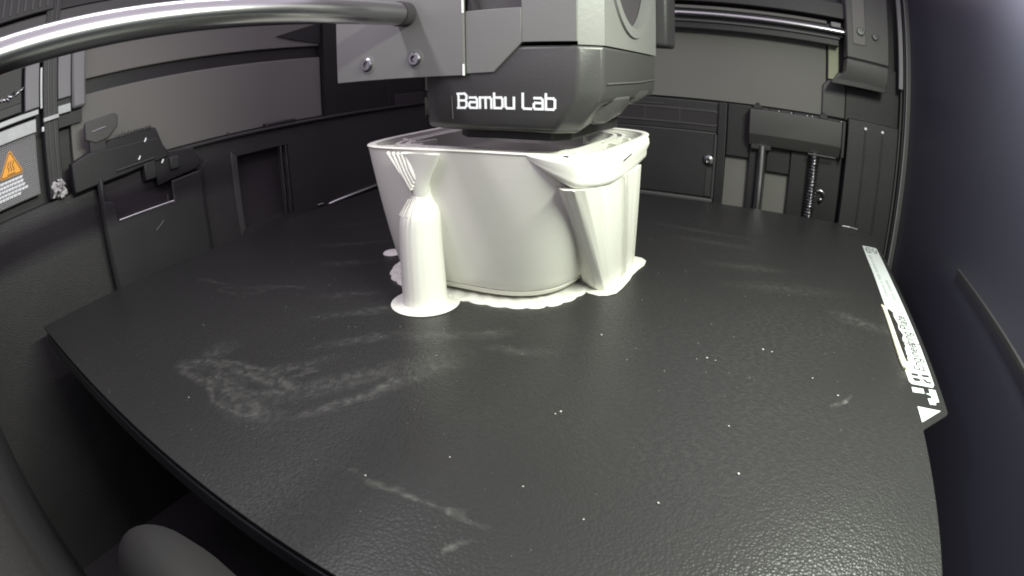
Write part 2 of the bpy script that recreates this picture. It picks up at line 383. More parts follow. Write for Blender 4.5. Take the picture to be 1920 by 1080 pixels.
MB().tube([(20, 303.5, 31), (36, 303.5, 31)], .5, 6).build('lower_edge', 'mid', t)

t = thing('lifting_rod', 'smooth bright steel vertical rod left of the threaded screw', 'rod', (-6, 307, -80))
MB().tube([(-6, 307, -80), (-6, 307, 31)], 2.2, 18).build('shaft', 'brushed', t, smooth=True)
t = thing('lead_screw', 'dark threaded vertical screw under the right end of the grey bracket', 'screw', (24, 306, -80))
mb = MB(); rings = []; N = 14; z = -40.0
for k in range(int(70 / .35)):
    zz = -40 + k * .35; ph = k * .35 / 1.7 * 2 * PI
    rings.append([(24 + (2.5 + .65 * math.sin(ph - a)) * math.cos(a), 306 + (2.5 + .65 * math.sin(ph - a)) * math.sin(a), zz) for a in [2 * PI * i / N for i in range(N)]])
mb.loft(rings); mb.build('thread', 'screw', t, smooth=True)
MB().tube([(24, 306, 29), (24, 306, 32)], 2.6, 14).build('collar', 'screw', t, smooth=True)
t = thing('hook_bolt', 'small bright hooked bolt to the right of the threaded screw', 'bolt', (30, 308, 8))
MB().tube([(27.5, 309, 10.5), (29.5, 308.5, 11.4), (31.6, 308.5, 10.6), (32.4, 309, 8.8)], .8, 8).build('hook', 'brushed', t, smooth=True)
MB().lathe((30.4, 310, 6), [(1.3, 0), (1.3, -1.2), (.6, -1.6)], 12, 'y').build('head', 'screw', t, smooth=True)

t = thing('corner_guard', 'dark ribbed plastic panel in the rear right corner beside the door seal', 'panel', (58, 308, 0))
box(42.5, 73.5, 306, 313, -110, 54).build('sheet', 'dark', t, bevel=.5)
for x in (53, 63.5):
    box(x - .5, x + .5, 305.4, 306.3, -100, 49).build('groove', 'black', t, bevel=.2)
    MB().lathe((x, 305.8, 50), [(.9, 0), (.8, -.5), (.3, -.8)], 10, 'y').build('pin', 'logo', t, smooth=True)

t = thing('corner_column', 'grey corner column with two socket screws at the upper right', 'column', (55, 300, 90))
mb = MB(); mb.prism([(39.2, 87.2), (64.2, 86.6), (64.6, 140), (39.2, 140)], 'y', 296, 314); mb.build('upper_block', 'mid', t, bevel=.5)
mb = MB(); mb.loft([[(39.2, 296, 86.2), (63.8, 296, 85.6), (63.8, 312, 85.6), (39.2, 312, 86.2)], [(38.6, 296, 79.2), (63.6, 296, 77.4), (63.6, 312, 77.4), (38.6, 312, 79.2)],
    [(30.6, 298.5, 71.8), (61.5, 298.5, 71.8), (61.5, 312, 71.8), (30.6, 312, 71.8)]]); mb.build('lower_block', 'mid', t, bevel=.4)
MB().prism([(34, 77.6), (30.2, 71.6), (62.4, 71.6), (63.4, 77)], 'y', 297.6, 299).build('under_lip', 'black', t, bevel=.3)
box(39.8, 63.6, 297, 311, 85.7, 87.2).build('gap_strip', 'void', t)
box(42.6, 50.2, 295.3, 296.2, 95, 140).build('raised_plate', 'panel', t, bevel=.3)
for c, r in (((47.2, 295.6, 102.4), 2.3), ((55.8, 296, 101.2), 1.9)):
    MB().lathe(c, [(r, 0), (r, -1.2), (r * .8, -1.6), (r * .5, -1.6), (r * .45, -.6), (.01, -.6)], 20, 'y').build('socket_screw', 'bed', t)

t = thing('rear_rail', 'horizontal steel rail with dark beams high along the back wall right of the print head', 'rail', (0, 308, 100))
MB().tube([(-120, 305, 101.2), (39.5, 305, 101.2)], 1.5, 18).build('rod', 'steel', t, smooth=True)
box(-120, 36, 306, 314, 92.6, 98.6).build('lower_beam', 'dark', t, bevel=.6)
box(-120, 36, 303.5, 306.2, 96.6, 97.4).build('beam_lip', 'mid', t)
box(-120, 29, 307, 314, 104.4, 106.4).build('upper_beam', 'panel', t, bevel=.4)
box(-120, 39.5, 309, 316, 98.6, 104.4).build('belt_recess', 'black', t)
box(-120, 39.5, 304, 316, 108.4, 118).build('top_beam', 'dark', t, bevel=.6)
box(31, 37, 303.5, 307, 103, 106).build('belt_clip', 'pale', t, bevel=.5)

# ================================================================== LEFT SIDE FITTINGS
t = thing('long_guide_rod', 'thick polished steel rod running from the upper left corner into the print head', 'rod', (-88, 40, 80))
MB().tube([(-88.3, -8, 80.4), (-88.3, 112.6, 80.4)], 3.1, 40).build('shaft', 'steel', t, smooth=True)
MB().tube([(-88.3, 110.6, 80.4), (-88.3, 114, 80.4)], 3.35, 40).build('end_ring', 'void', t, smooth=True)

t = thing('wall_post', 'dark grooved upright post on the left wall beside the heat warning label', 'post', (-228, 54, 45))
box(-235, -228.6, 51, 58.6, 41, 125).build('profile', 'dark', t, bevel=.4)
for y in (53.2, 56.0): box(-228.7, -228.2, y, y + .9, 41, 125).build('rib', 'mid', t, bevel=.2)
box(-229, -226.8, 50.6, 58.6, 72.8, 74.6).build('metal_band', 'silver', t, bevel=.2)

t = thing('wall_cover', 'pale grey two-step cover fixed to the left wall right of the dark post', 'cover', (-230, 66, 85))
box(-238, -229.6, 59, 66, 80.4, 112).build('inner_plate', 'pale', t, bevel=.4)
box(-238, -229.0, 66.4, 73.8, 74.6, 112).build('outer_plate', 'pale', t, bevel=1.2)
box(-238, -230.5, 59, 66, 74, 77.8).build('metal_band', 'silver', t, bevel=.3)
box(-238, -231.5, 59, 66, 77.8, 80.4).build('gap_strip', 'black', t)
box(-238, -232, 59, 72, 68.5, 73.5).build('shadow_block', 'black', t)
t = thing('wall_plate', 'pale grey upright plate at the far left above the heat warning label', 'plate', (-228, 45, 88))
box(-238, -229.4, 41.6, 49.2, 79.8, 112).build('sheet', 'pale', t, bevel=.4)
box(-229.6, -228.8, 49.6, 50.6, 79, 96).build('edge_strip', 'silver', t)
t = thing('wire_clutter', 'dark connector block with silvery wire ends at the left edge', 'connector', (-230, 30, 88))
box(-238, -231, 24, 40.5, 80.5, 112).build('block', 'black', t, bevel=.8)
box(-232, -230.2, 26, 40, 80.2, 84.5).build('socket', 'dark', t, bevel=.5)
for k in range(7):
    y = 27 + k * 1.9; z0 = 89 + rnd.uniform(-1.6, 1.6)
    MB().tube([(-230.5, y, z0), (-229.6, y + 1.2, z0 + rnd.uniform(-1, 1.6)), (-230.4, y + 2.4, z0 + rnd.uniform(-1, 1))], .45, 6).build('wire', 'brushed' if k % 2 else 'screw', t, smooth=True)
t = thing('upper_frame_beam', 'grey frame beam with a slotted block crossing the upper left corner', 'beam', (-228, 60, 120))
box(-238, -229, 20, 221, 111, 119.5).build('beam', 'mid', t, bevel=.8)
box(-238, -227.5, 20, 54.5, 120.4, 132).build('slotted_block', 'dark', t, bevel=.5)
for k in range(7): box(-227.6, -227, 26 + k * 4, 27.1 + k * 4, 122.5, 131).build('slot', 'mid', t)
box(-238, -230.5, 56, 130, 119.9, 132).build('beam_top', 'black', t, bevel=.5)

t = thing('warning_label_plate', 'ribbed metal plate with an orange hot surface warning triangle at the left edge', 'warning label', (-232, 35, 60))
box(-238, -232.6, 8, 47, 44.8, 70).build('ribbed_plate', 'grille', t, bevel=.3)
box(-238, -231.4, 8, 47.6, 70, 75.8).build('top_flange', 'silver', t, bevel=.4)
box(-238, -230.6, 8, 49, 77.0, 79.4).build('upper_rail', 'silver', t, bevel=.3)
mb = MB()
def rtri(cx, cz, s, r):
    out = []
    for k in range(3):
        a0 = PI / 2 + k * 2 * PI / 3
        for j in range(-3, 4):
            a = a0 + j * PI / 9; out.append((cx + (s - r * 2) * math.cos(a0) + r * math.cos(a), cz + (s - r * 2) * math.sin(a0) + r * math.sin(a)))
    return out
TY, TZ = 32.6, 60.0
def sc3(pts, k): return [(TY + (p[0] - TY) * .98 * k, TZ + (p[1] - TZ) * .93 * k) for p in pts]
MB().prism(sc3(rtri(TY, TZ, 8.0, 1.0), 1), 'x', -232.6, -232.3).build('warning_triangle', 'orange', t)
mb = MB(); a = sc3(rtri(TY, TZ, 7.3, .8), 1); b_ = sc3(rtri(TY, TZ, 6.6, .6), 1); nn = len(a)
mb.add([(-232.22, p[0], p[1]) for p in a] + [(-232.22, p[0], p[1]) for p in b_], [(i, (i + 1) % nn, nn + (i + 1) % nn, nn + i) for i in range(nn)])
mb.build('triangle_border', 'ink', t)
mb = MB(); L = []
for k in (-1, 0, 1): L.append([(TY + k * 1.35 + .35 * math.sin(j * 1.25), TZ - 1.5 + j * .55) for j in range(8)])
L.append([(TY - 2, TZ - 2.6), (TY + 2, TZ - 2.6)])
strokes(mb, L, .34, lambda u, v: (-232.25, u, v), .05, (1, 0, 0)); mb.build('heat_symbol', 'ink', t)
mb = MB()                                   # four short lines of small illegible print
for r_, (z0, y1) in enumerate(((54.6, 37.6), (53.0, 38.8), (51.4, 39.2), (49.8, 39.2), (48.3, 37))):
    y = 24.5
    while y < y1:
        w = rnd.uniform(.8, 1.9)
        L = [[(y, z0 - .35), (y + w * .3, z0 + .35), (y + w * .6, z0 - .35), (y + w, z0 + .3)], [(y, z0 + .35), (y + w, z0 + .38)]]
        strokes(mb, L, .42, lambda u, v: (-232.5, u, v), .05, (1, 0, 0)); y += w + .45
mb.build('small_print', 'logo', t)
box(-231, -228.5, 50, 51, 69.3, 71.2).build('clip', 'logo', t, bevel=.2)

# crumpled scrap of filament
t = tag(None or bpy.data.objects.new('x', None)) if False else None
mb = MB()
for k in range(9):
    c = Vector((-227 + rnd.uniform(-1, 1.5), 55 + rnd.uniform(-2.5, 2.8), 44.0 + rnd.uniform(-2.4, 3.4))); pts = []
    for j in range(7): pts.append(tuple(c + Vector((rnd.uniform(-1.3, 1.3), rnd.uniform(-2, 2), rnd.uniform(-1.9, 1.9)))))
    mb.tube(pts, [rnd.uniform(.4, 1.1) for _ in pts], 7)
tag(mb.build('filament_scrap', 'purge', None, smooth=True), 'crumpled pale scrap of filament at the foot of the dark wall post', 'scrap')

# wiper / purge bin
t = thing('purge_bin', 'dark plastic purge bin with a notched top edge on the left wall beside the bed', 'bin', (-222, 100, -20))
mb = MB(); xs, xb = -221.5, -229
prof = [(75.2, -40), (75.2, 41), (76.2, 33), (80.4, 31.4), (81, 23.3), (111.4, 23.3), (111.6, 32.2), (127, 33.2), (127, -40)]
mb.prism(prof, 'x', xs - 1.6, xs); mb.build('front_panel', 'dark', t, bevel=.7)
mb = MB(); mb.prism([(-229, 75.2), (-223, 73.8), (-221.5, 75.4), (-222.6, 77)], 'z', -40, 42.5); mb.build('left_side', 'dark', t, bevel=.4)
mb = MB(); mb.prism([(-221.6, 124.4), (-221.6, 127.2), (-224, 130.5), (-229, 131.5), (-229, 129), (-223.5, 127)], 'z', -40, 33.2); mb.build('right_side', 'dark', t, bevel=.5)
MB().tube([(-221.4, 81.6, 23.5), (-221.4, 111, 23.5)], .35, 6).build('bright_edge', 'brushed', t)
box(-228.9, -228.4, 77, 127, 5, 44).build('inner_back', 'void', t)
MB().tube([(-221.3, 99.5, 13.5), (-221.1, 102, 15.2), (-221.3, 104.2, 16.6)], .3, 6).build('scratch', 'mid', t)
MB().tube([(-221.3, 108, 23), (-221.2, 108.2, 27)], .25, 6).build('highlight_line', 'brushed', t)  # bright thread put in for a small highlight on the bin

t = thing('nozzle_wiper', 'black wiper block with a raised lever above the purge bin', 'wiper', (-224, 85, 45))
mb = MB(); mb.prism([(62, 44.2), (62, 52.5), (71, 54.6), (107, 52.8), (112, 45.5), (112, 43), (90, 41), (62, 40)], 'x', -229, -222.5); mb.build('block', 'black', t, bevel=.7)
mb = MB(); mb.prism([(77, 50), (79, 55.5), (83, 57.2), (103.5, 58.2), (107.4, 57), (111.5, 46), (100, 46)], 'x', -229, -224.3); mb.build('upper_block', 'black', t, bevel=.6)
mb = MB(); mb.prism([(70.4, 66.6), (71.6, 67.4), (86, 68.0), (87.6, 66.6), (87.2, 62.0), (81.5, 58.0), (75.5, 57.4), (70.2, 59.8)], 'x', -226, -223); mb.build('lever', 'mid', t, bevel=.6)
mb = MB(); mb.prism([(72, 52), (72.4, 59), (80.5, 59.4), (80.8, 52)], 'x', -225.4, -223.4); mb.build('lever_stem', 'dark', t, bevel=.4)
MB().tube([(-222.8, 73.6, 62.6), (-222.8, 80.6, 63.2)], .28, 6).build('lever_mark', 'silver', t)
mb = MB(); mb.prism([(105, 31.5), (104, 43.6), (113, 45.6), (126.5, 44.2), (127, 41.6), (131.5, 36.6), (127, 34)], 'x', -228.5, -223.6); mb.build('gear_housing', 'black', t, bevel=.6)
mb = MB(); mb.box(-227, -222.4, 98.5, 104.5, 35.5, 43.2); mb.box(-226, -221.8, 112, 117, 37, 42.5); mb.build('catch', 'dark', t, bevel=.5)
MB().tube([(-222.4, 84, 43.6), (-222.2, 97, 44.0), (-222.3, 104, 44.3)], .6, 6).build('front_edge', 'dark', t, smooth=True)
for (y, z) in ((100.3, 53.0), (96.4, 46.2), (108.2, 41.9)):
    MB().tube([(-222.0, y - .7, z - .7), (-221.9, y, z), (-221.9, y + .3, z + .8)], .38, 8).build('screw_glint', 'logo', t, smooth=True)  # white bits stand for the highlights on small screws
for k in range(12):
    y = 86 + k * 1.6; box(-224.4, -223.6, y, y + rnd.uniform(.4, 1.1), 57.2 + k * .03, 58.3 + rnd.uniform(0, .5)).build('comb_tooth', 'mid', t)

# ================================================================== HEATED BED AND PLATE
def arc(cx, cy, r, a0, a1, n=6): return [(cx + r * math.cos(math.radians(a0 + (a1 - a0) * k / n)), cy + r * math.sin(math.radians(a0 + (a1 - a0) * k / n))) for k in range(n + 1)]
out = [(-208.5, 30.2), (46.6, 29.6)] + [(47.4, 101)] + arc(50.2, 103, 2.8, 178, 130, 3)[:2] + arc(54.6, 113.6, 2.6, -50, 0, 5) + [(57.4, 200), (58.0, 262)] + arc(50.5, 271, 7.6, 0, 50, 4) + arc(44, 281, 5, 40, 90, 4) + [(-205.5, 285)] + arc(-205.5, 282, 3, 90, 180, 4)
t = thing('build_plate', 'large textured black steel print plate with white front label strip', 'print plate', (-80, 157, 0))
MB().prism(out, 'z', -.9, 0).build('sheet', 'plate', t, bevel=.15)
LZ = .02
def rrect(x0, x1, y0, y1, r): return arc(x1 - r, y1 - r, r, 0, 90, 3) + arc(x0 + r, y1 - r, r, 90, 180, 3) + arc(x0 + r, y0 + r, r, 180, 270, 3) + arc(x1 - r, y0 + r, r, 270, 360, 3)
mb = MB()   # label strip with its torn inner edge and a crack across it
edge = [(48.4, 249.6), (48.0, 232), (47.8, 210), (47.4, 190), (47.2, 174)]
torn = [(49.6, 172.5), (49.3, 168), (49.9, 163), (49.4, 159), (50.4, 155), (49.3, 151.5), (49.6, 149.6)]
mb.prism(edge + torn + [(52, 149.2), (54.2, 150.2), (55.5, 150.3), (55.5, 200), (55.8, 248.6), (55, 249.6)], 'z', .004, LZ)
mb.prism([(49.5, 148.9), (52, 148.6), (54.2, 149.6), (55.5, 149.7), (55.4, 126), (54.6, 124.4), (47.6, 124.6), (46.9, 125.6), (46.6, 136), (48.3, 138), (49.3, 140.5), (48.4, 144), (49.8, 147)], 'z', .004, LZ)
mb.build('label_strip', 'decal', t)
mb = MB()
mb.prism([(47.2, 120.4), (51, 120.6), (51, 122.9), (47.2, 122.9)], 'z', .004, LZ)
mb.prism([(51.3, 120.8), (52.9, 121), (52.9, 123.3), (55.2, 123.3), (55.2, 117.4), (54, 117.2), (53.8, 115.8), (51.8, 115.6), (51.6, 118.4), (53, 118.6), (53, 120)], 'z', .004, LZ)
mb.build('label_mark', 'decal', t)
MB().prism([(47.4, 113.7), (47.6, 106.9), (54.8, 113.3)], 'z', .004, LZ).build('label_triangle', 'decal', t)
# lettering: thin outlined glyphs, reading along +y with their tops towards -x
G = {'E': (.62, [[(.6, 1), (0, 1), (0, 0), (.6, 0)], [(0, .5), (.5, .5)]]), 'n': (.6, [[(0, 0), (0, .68)], [(0, .6), (.25, .68), (.5, .55), (.5, 0)]]),
     'g': (.62, [[(.5, .1), (.3, 0), (.1, .05), (0, .34), (.1, .62), (.3, .68), (.5, .58)], [(.5, .68), (.5, -.2), (.3, -.32), (.05, -.26)]]),
     'i': (.22, [[(.06, 0), (.06, .68)], [(.06, .88), (.06, .97)]]), 'e': (.62, [[(0, .36), (.5, .36), (.46, .58), (.26, .68), (.06, .58), (0, .34), (.06, .1), (.28, 0), (.48, .08)]]),
     'r': (.42, [[(0, 0), (0, .68)], [(0, .52), (.18, .67), (.36, .66)]]), ' ': (.35, []), 'P': (.64, [[(0, 0), (0, 1), (.42, 1), (.56, .86), (.56, .62), (.42, .48), (0, .48)]]),
     'l': (.2, [[(.05, 0), (.05, 1)]]), 'a': (.6, [[(.06, .6), (.28, .68), (.48, .58), (.5, 0)], [(.5, .38), (.16, .36), (.02, .2), (.1, .02), (.3, 0), (.5, .12)]]),
     't': (.42, [[(.16, .92), (.16, .1), (.26, 0), (.38, .02)], [(0, .68), (.36, .68)]])}
def write(mb, text, h, w, to3, depth, track=.16):
    u = 0
    for ch in text:
        adv, ls = G[ch]
        strokes(mb, [[((u + p[0]) * h, p[1] * h) for p in l_] for l_ in ls], w, to3, .02, depth); u += adv + track
    return u * h
mb = MB(); write(mb, 'Engineering Plate', 3.25, .46, lambda u, v: (53.6 - v, 133.2 + u * 1.02, LZ + .02), (0, 0, 1)); mb.build('lettering', 'ink', t)
mb = MB()   # bold block emblem at the near end of the strip
for q in ([(48.4, 130.6), (50.7, 130.8), (50.7, 129.3), (48.4, 129.2)], [(51.5, 130.6), (54.6, 131.0), (54.6, 129.6), (52.2, 129.4)], [(48.2, 128.2), (50.9, 128.2), (50.9, 126.6), (48.8, 126.4)], [(51.6, 128.3), (52.6, 128.3), (53.6, 127.1), (54.5, 127.6), (54.5, 126.2), (52.8, 126.3)]):
    mb.prism(q, 'z', LZ + .015, LZ + .04)
mb.build('emblem', 'ink', t)
mb = MB()
for q in ((49.6, 52, 246.4, 247.4), (49.2, 51.6, 239.4, 240.6), (52.8, 54, 246.2, 247.2), (53.2, 54.6, 240.2, 241.2), (49.2, 49.9, 241.8, 245.2), (54.4, 55.1, 242, 245)):
    mb.box(q[0], q[1], q[2], q[3], LZ + .015, LZ + .04)
mb.build('bracket_icon', 'ink', t)
mb = MB().box(50.4, 53.8, 241.6, 245.4, LZ + .01, LZ + .03); mb.build('icon_field', 'greyink', t)
mb = MB()
for (xr, ya, yb) in ((50.6, 186, 237), (53.4, 184, 206)):
    y = ya
    while y < yb:
        w = rnd.uniform(1.0, 2.6)
        strokes(mb, [[(y, xr), (y + .4 * w, xr - 1.1), (y + .7 * w, xr), (y + w, xr - 1)], [(y, xr - 1.1), (y + w * .6, xr - 1.1)]], .3, lambda u, v: (v, u, LZ + .02), .02, (0, 0, 1)); y += w + rnd.choice((.5, .6, 1.8))
mb.build('small_print', 'greyink', t)
mb = MB().prism([(40, 279), (50, 279), (51.5, 276), (40.5, 275.6)], 'z', .004, .02); mb.prism([(43, 270), (53, 270.4), (53.4, 266), (43.6, 264)], 'z', .004, .02)
mb.build('dark_mark', 'ink', t)
MB().tube([(41.5, 281, .1), (46, 281.2, .12), (50, 279.6, .1)], .25, 6).build('corner_glint', 'silver', t)

t = thing('heated_bed', 'dark metal heated bed just under the print plate', 'heated bed', (-80, 157, -5))
MB().prism([(-206, 31.6), (46, 31.2), (46, 280), (-206, 280)], 'z', -3.0, -1.6).build('spacer', 'void', t)
MB().prism([(-208, 30.4), (47, 29.8), (47, 282.5), (-208, 282.5)], 'z', -7.4, -2.9).build('slab', 'bed', t, bevel=.35)

# strip of extruded filament lying along the torn label
mb = MB(); mb.tube([(45.7, 175.6, .4), (46.2, 172, .55), (46.2, 160, .55), (46.1, 146, .6), (46.2, 136, .65), (46.6, 132.6, .7), (48.4, 131.9, .5)], [.3, .75, .8, .85, .95, 1.0, .7], 10)
tag(mb.build('filament_line', 'cream', None, smooth=True), 'cream filament line lying beside the torn white label strip', 'filament')
mb = MB(); pts = []
for k in range(14): pts.append((48.0 + .5 * math.sin(k * 1.9) + rnd.uniform(-.2, .2), 172.6 - k * 2.75, .12))
mb.tube(pts, [rnd.uniform(.5, .95) for _ in pts], 8); 
tag(mb.build('glue_residue', 'black', None, smooth=True), 'black lumpy residue between the cream filament line and the label strip', 'residue')

# ================================================================== THE PRINT
def se(t_, a, b, n):
    c, s_ = math.cos(t_), math.sin(t_)
    return (a * math.copysign(abs(c) ** (2 / n), c), b * math.copysign(abs(s_) ** (2 / n), s_))
def resample(P, N):
    d = [0.0]
    for a, b in zip(P, P[1:] + P[:1]): d.append(d[-1] + math.hypot(b[0] - a[0], b[1] - a[1]))
    out, j = [], 0
    for k in range(N):
        t_ = d[-1] * k / N
        while d[j + 1] < t_: j += 1
        f = (t_ - d[j]) / max(d[j + 1] - d[j], 1e-9); a, b = P[j], P[(j + 1) % len(P)]
        out.append((a[0] + (b[0] - a[0]) * f, a[1] + (b[1] - a[1]) * f))
    return out
def outline(z, off=0.0, N=128, z_top=44.0):
    t_ = max(0, min(1, z / z_top)); ql, q = t_ ** .40, t_ ** .68
    xl, xr = -112.6 - .9 * ql, -54.6 + 14.2 * t_ ** .85
    yf, yb = 127.4 - 11.6 * q, 185.6 + 3.4 * q
    cx, cy, a, b, n = (xl + xr) / 2, (yf + yb) / 2, (xr - xl) / 2 + off, (yb - yf) / 2 + off, 3.3 + 1.9 * q * q
    P = [se(2 * PI * k / 720, a, b, n) for k in range(720)]
    return [(cx + p[0], cy + p[1], z) for p in resample(P, N)]
pot = thing('printed_pot', 'white half-finished square pot with supports being printed on the black plate', '3d print', (-78, 152, 0))
rings = []
for z, off in ((1.5, -2.6), (1.7, -.6), (2.2, 0), (3.7, .35), (3.9, -.15), (4.4, .3), (5, .55)): rings.append(outline(z, off))
for k in range(1, 21): rings.append(outline(5 + k * 39.0 / 20, .55 - .55 * k / 20))
rings.append(outline(44, -2.0)); 
for k in range(1, 9): rings.append(outline(44 - k * 4.2, -2.2))
mb = MB(); mb.loft(rings, cap=False); mb.add(outline(10.4, -2.2), [tuple(range(128))]); mb.build('shell', 'white', pot, smooth=True)
mb = MB(); mb.loft([outline(43.9, .1), outline(44.25, .3), outline(44.5, .1), outline(44.5, -1.7), outline(44.2, -1.9)], cap=False); mb.build('rim', 'white', pot, smooth=True)
# inner wall and webs at the top layer
mb = MB(); N = 128
for off in (-6.5, -9.0):
    mb.loft([outline(38, off), outline(43.8, off), outline(43.8, off - 1.1), outline(38, off - 1.1)], cap=False)
mb.build('inner_wall', 'white', pot, smooth=True)
for (x0, y0, x1, y1, w) in ((-107, 124, -96, 130, 1.0), (-96, 118, -90, 126, 1.2), (-56, 122, -61, 128, 1.4), (-48, 129, -53, 133, 1.2), (-43.5, 150, -50, 154, 1.5), (-104, 122, -98, 140, .9), (-111, 140, -100, 132, .8), (-60, 186, -64, 176, 1), (-90, 187, -88, 178, 1), (-44.5, 166, -52, 170, 1.2), (-70, 118, -72, 126, .9)):
    d = Vector((x1 - x0, y1 - y0)).normalized(); p = Vector((-d.y, d.x)) * w / 2
    MB().prism([(x0 - p.x, y0 - p.y), (x1 - p.x, y1 - p.y), (x1 + p.x, y1 + p.y), (x0 + p.x, y0 + p.y)], 'z', 39.5, 43.7).build('web', 'white', pot)
MB().add(outline(34, -2.3), [tuple(range(128))]).build('interior_shade', 'black', pot)  # black sheet put in for the shade inside the pot
# overhanging lip round the front right corner
mb = MB(); pth = []; o44 = outline(44, 0)
def on_out(z, k, off): return outline(z, off, N=256)[k % 256]
ks = [212 + i for i in range(0, 67)]        # from the front face round the corner and along the right face
n1 = len(ks)
ringsL = []
for i, k in enumerate(ks):
    s_ = i / (n1 - 1); grow = min(1, (s_ / .17)) ** .8; tail = min(1, (1 - s_) / .10)
    z_lo = 44 - (6.6 + 1.9 * math.sin(min(1, s_ * 1.15) * PI)) * grow; bulge = (2.9 - 1.5 * s_) * grow * tail
    ring = []
    for (f, o_) in ((1, -.3), (1, .5), (.93, .85), (.72, .97), (.45, 1.0), (.25, 1.0), (.1, .85), (.02, .5), (-.01, -.3)):
        z = z_lo + (44.2 - z_lo) * f
        ring.append(on_out(44 if f > .5 else 41, k, .1 + bulge * o_ if o_ > 0 else -.6)[:2] + (z,))
    ringsL.append(ring)
mb.loft(ringsL, cap=True, closed=False); lip = mb.build('overhang_lip', 'white', pot, smooth=True)
MB().tube([(-37.9, 137, 41.6), (-38.0, 144, 42.3)], .18, 5).build('lip_slit', 'black', pot)
MB().box(-47.2, -46.0, 117.2, 118.0, 44.0, 44.45).build('lip_hole', 'black', pot)
# fluted support under the lip
top = []; bot = []
TP = [(-49.2, 119.4), (-48.0, 117.9), (-46.8, 117.1), (-44.6, 117.8), (-42.6, 120.2), (-40.6, 126), (-39.5, 136), (-39.1, 146), (-39.4, 156), (-40.2, 164)]
BP = [(-54, 151), (-52.3, 148.4), (-49.4, 146.6), (-46.8, 145.5), (-44.9, 146.6), (-43.9, 150), (-43.6, 157), (-43.4, 164), (-43.4, 171), (-43.8, 176)]
def samp(Pl, n):
    d = [0]
    for a, b in zip(Pl, Pl[1:]): d.append(d[-1] + (Vector(b) - Vector(a)).length)
    o = []
    for k in range(n):
        s_ = d[-1] * k / (n - 1); j = max(i for i in range(len(Pl)) if d[i] <= s_ + 1e-9); j = min(j, len(Pl) - 2)
        f = (s_ - d[j]) / (d[j + 1] - d[j]); o.append((Vector(Pl[j]) * (1 - f) + Vector(Pl[j + 1]) * f))
    return o
ns = 170; T = samp(TP[:3], 31)[:-1] + samp(TP[2:], 140); B = samp(BP[:4], 31)[:-1] + samp(BP[3:], 140); ringsS = []
for q in [i / 16 for i in range(17)]:
    ring = []
    for i in range(ns):
        f = q ** 1.0; p = B[i] * (1 - f) + T[i] * f; s_ = i / ns
        amp = .34 * min(1, max(0, (s_ - .42) * 5)) * (0.55 + .45 * math.sin(i * .13))
        w = amp * (1 if (i // 2) % 2 else -1)
        ztop = 36.2 + .2 * math.sin(s_ * PI)
        ring.append((p.x + w * .9, p.y - w * .25, .5 + (ztop - .5) * q + (rnd.uniform(-.25, .2) if q == 1 and s_ > .2 else 0)))
    for i in reversed(range(0, ns, 10)):
        f = q ** 1.0; p = B[i] * (1 - f) + T[i] * f; ring.append((p.x - 1.2, p.y + 1.4, .5 + 36 * q))
    ringsS.append(ring)
mb = MB(); mb.loft(ringsS); mb.build('fluted_support', 'white', pot, smooth=True)
MB().prism([(-57, 152), (-55.6, 149.2), (-52.6, 147), (-51.6, 144.6), (-48.6, 142.6), (-45.4, 142.2), (-42.8, 143.6), (-41, 146.4), (-40.5, 151), (-40.3, 158), (-40.6, 163), (-40.2, 169), (-39.4, 174), (-39.9, 178.4), (-41.8, 180.6), (-44, 181), (-48, 182), (-56, 160)], 'z', .02, .4).build('support_brim', 'whiteb', pot, bevel=.15)
# front pillar support
cx, cy = -88.6, 116.6
prof = [(6.8, .4), (6.5, 1.2), (6.4, 3), (6.3, 8), (6.1, 14), (5.95, 19), (5.85, 23), (5.7, 25), (5.35, 26.6), (4.7, 28.0), (3.8, 29.3), (3.0, 30.8), (2.6, 32.4), (2.45, 34)]
rng_ = []
NP = 72
for (r, h) in prof:
    ring = []
    lean = max(0, h - 22) / 12
    for k in range(NP):
        a = 2 * PI * k / NP
        q = r * (1 + .005 * math.sin(a * 22 + 1) + .003 * math.sin(a * 9)) + (.2 * math.sin(a * 26) * (1 if 24 < h < 31 else 0) * (math.cos(a) < .2))
        ring.append((cx + q * math.cos(a) + lean * 1.1, cy + q * math.sin(a) + lean * .2, h + (.8 * math.cos(a) * (1 if 24 < h < 32 else 0))))
    rng_.append(ring)
MB().loft(rng_).build('pillar_support', 'white', pot, smooth=True)
flare = []
for (hw, th, h, ox) in ((2.3, 2.0, 31, 1.0), (2.75, 2.3, 33.5, 1.2), (3.0, 2.0, 35.5, 1.6), (4.0, 1.6, 38, 2.2), (5.2, 1.4, 40.8, 3.0), (6.3, 1.2, 43.6, 3.6)):
    flare.append([(cx + ox + hw * math.cos(a), cy - .5 - max(0, h - 33) * .24 + th * math.sin(a), h + .2 * math.sin(3 * a)) for a in [2 * PI * k / 28 for k in range(28)]])
MB().loft(flare).build('pillar_head', 'white', pot, smooth=True)
for (dx0, dx1, h0) in ((-1.2, -8.2, 34.5), (-1.0, -6.4, 33.6), (-.6, -4.8, 34.4), (-.1, -3.4, 35.5), (0.4, -2.0, 36.5)):
    MB().tube([(cx + 1 + dx0, cy - 2.6, h0), (cx + 1 + dx0 * .6 + dx1 * .4, cy - 3.4, h0 + (43.3 - h0) * .45), (cx + 1 + dx1, cy - 3.2, 43.6)], [.8, .62, .55], 9).build('support_branch', 'white', pot, smooth=True)
mb = MB()
for k in range(9):
    a = math.radians(150 + k * 15); mb.tube([(cx + 5.5 * math.cos(a) , cy + 5.5 * math.sin(a), 26.0 + k * .1), (cx + 1 + 3.6 * math.cos(a), cy + 3.6 * math.sin(a), 29.6 + k * .25)], [.13, .08], 6)
mb.build('shoulder_ridge', 'white', pot, smooth=True)
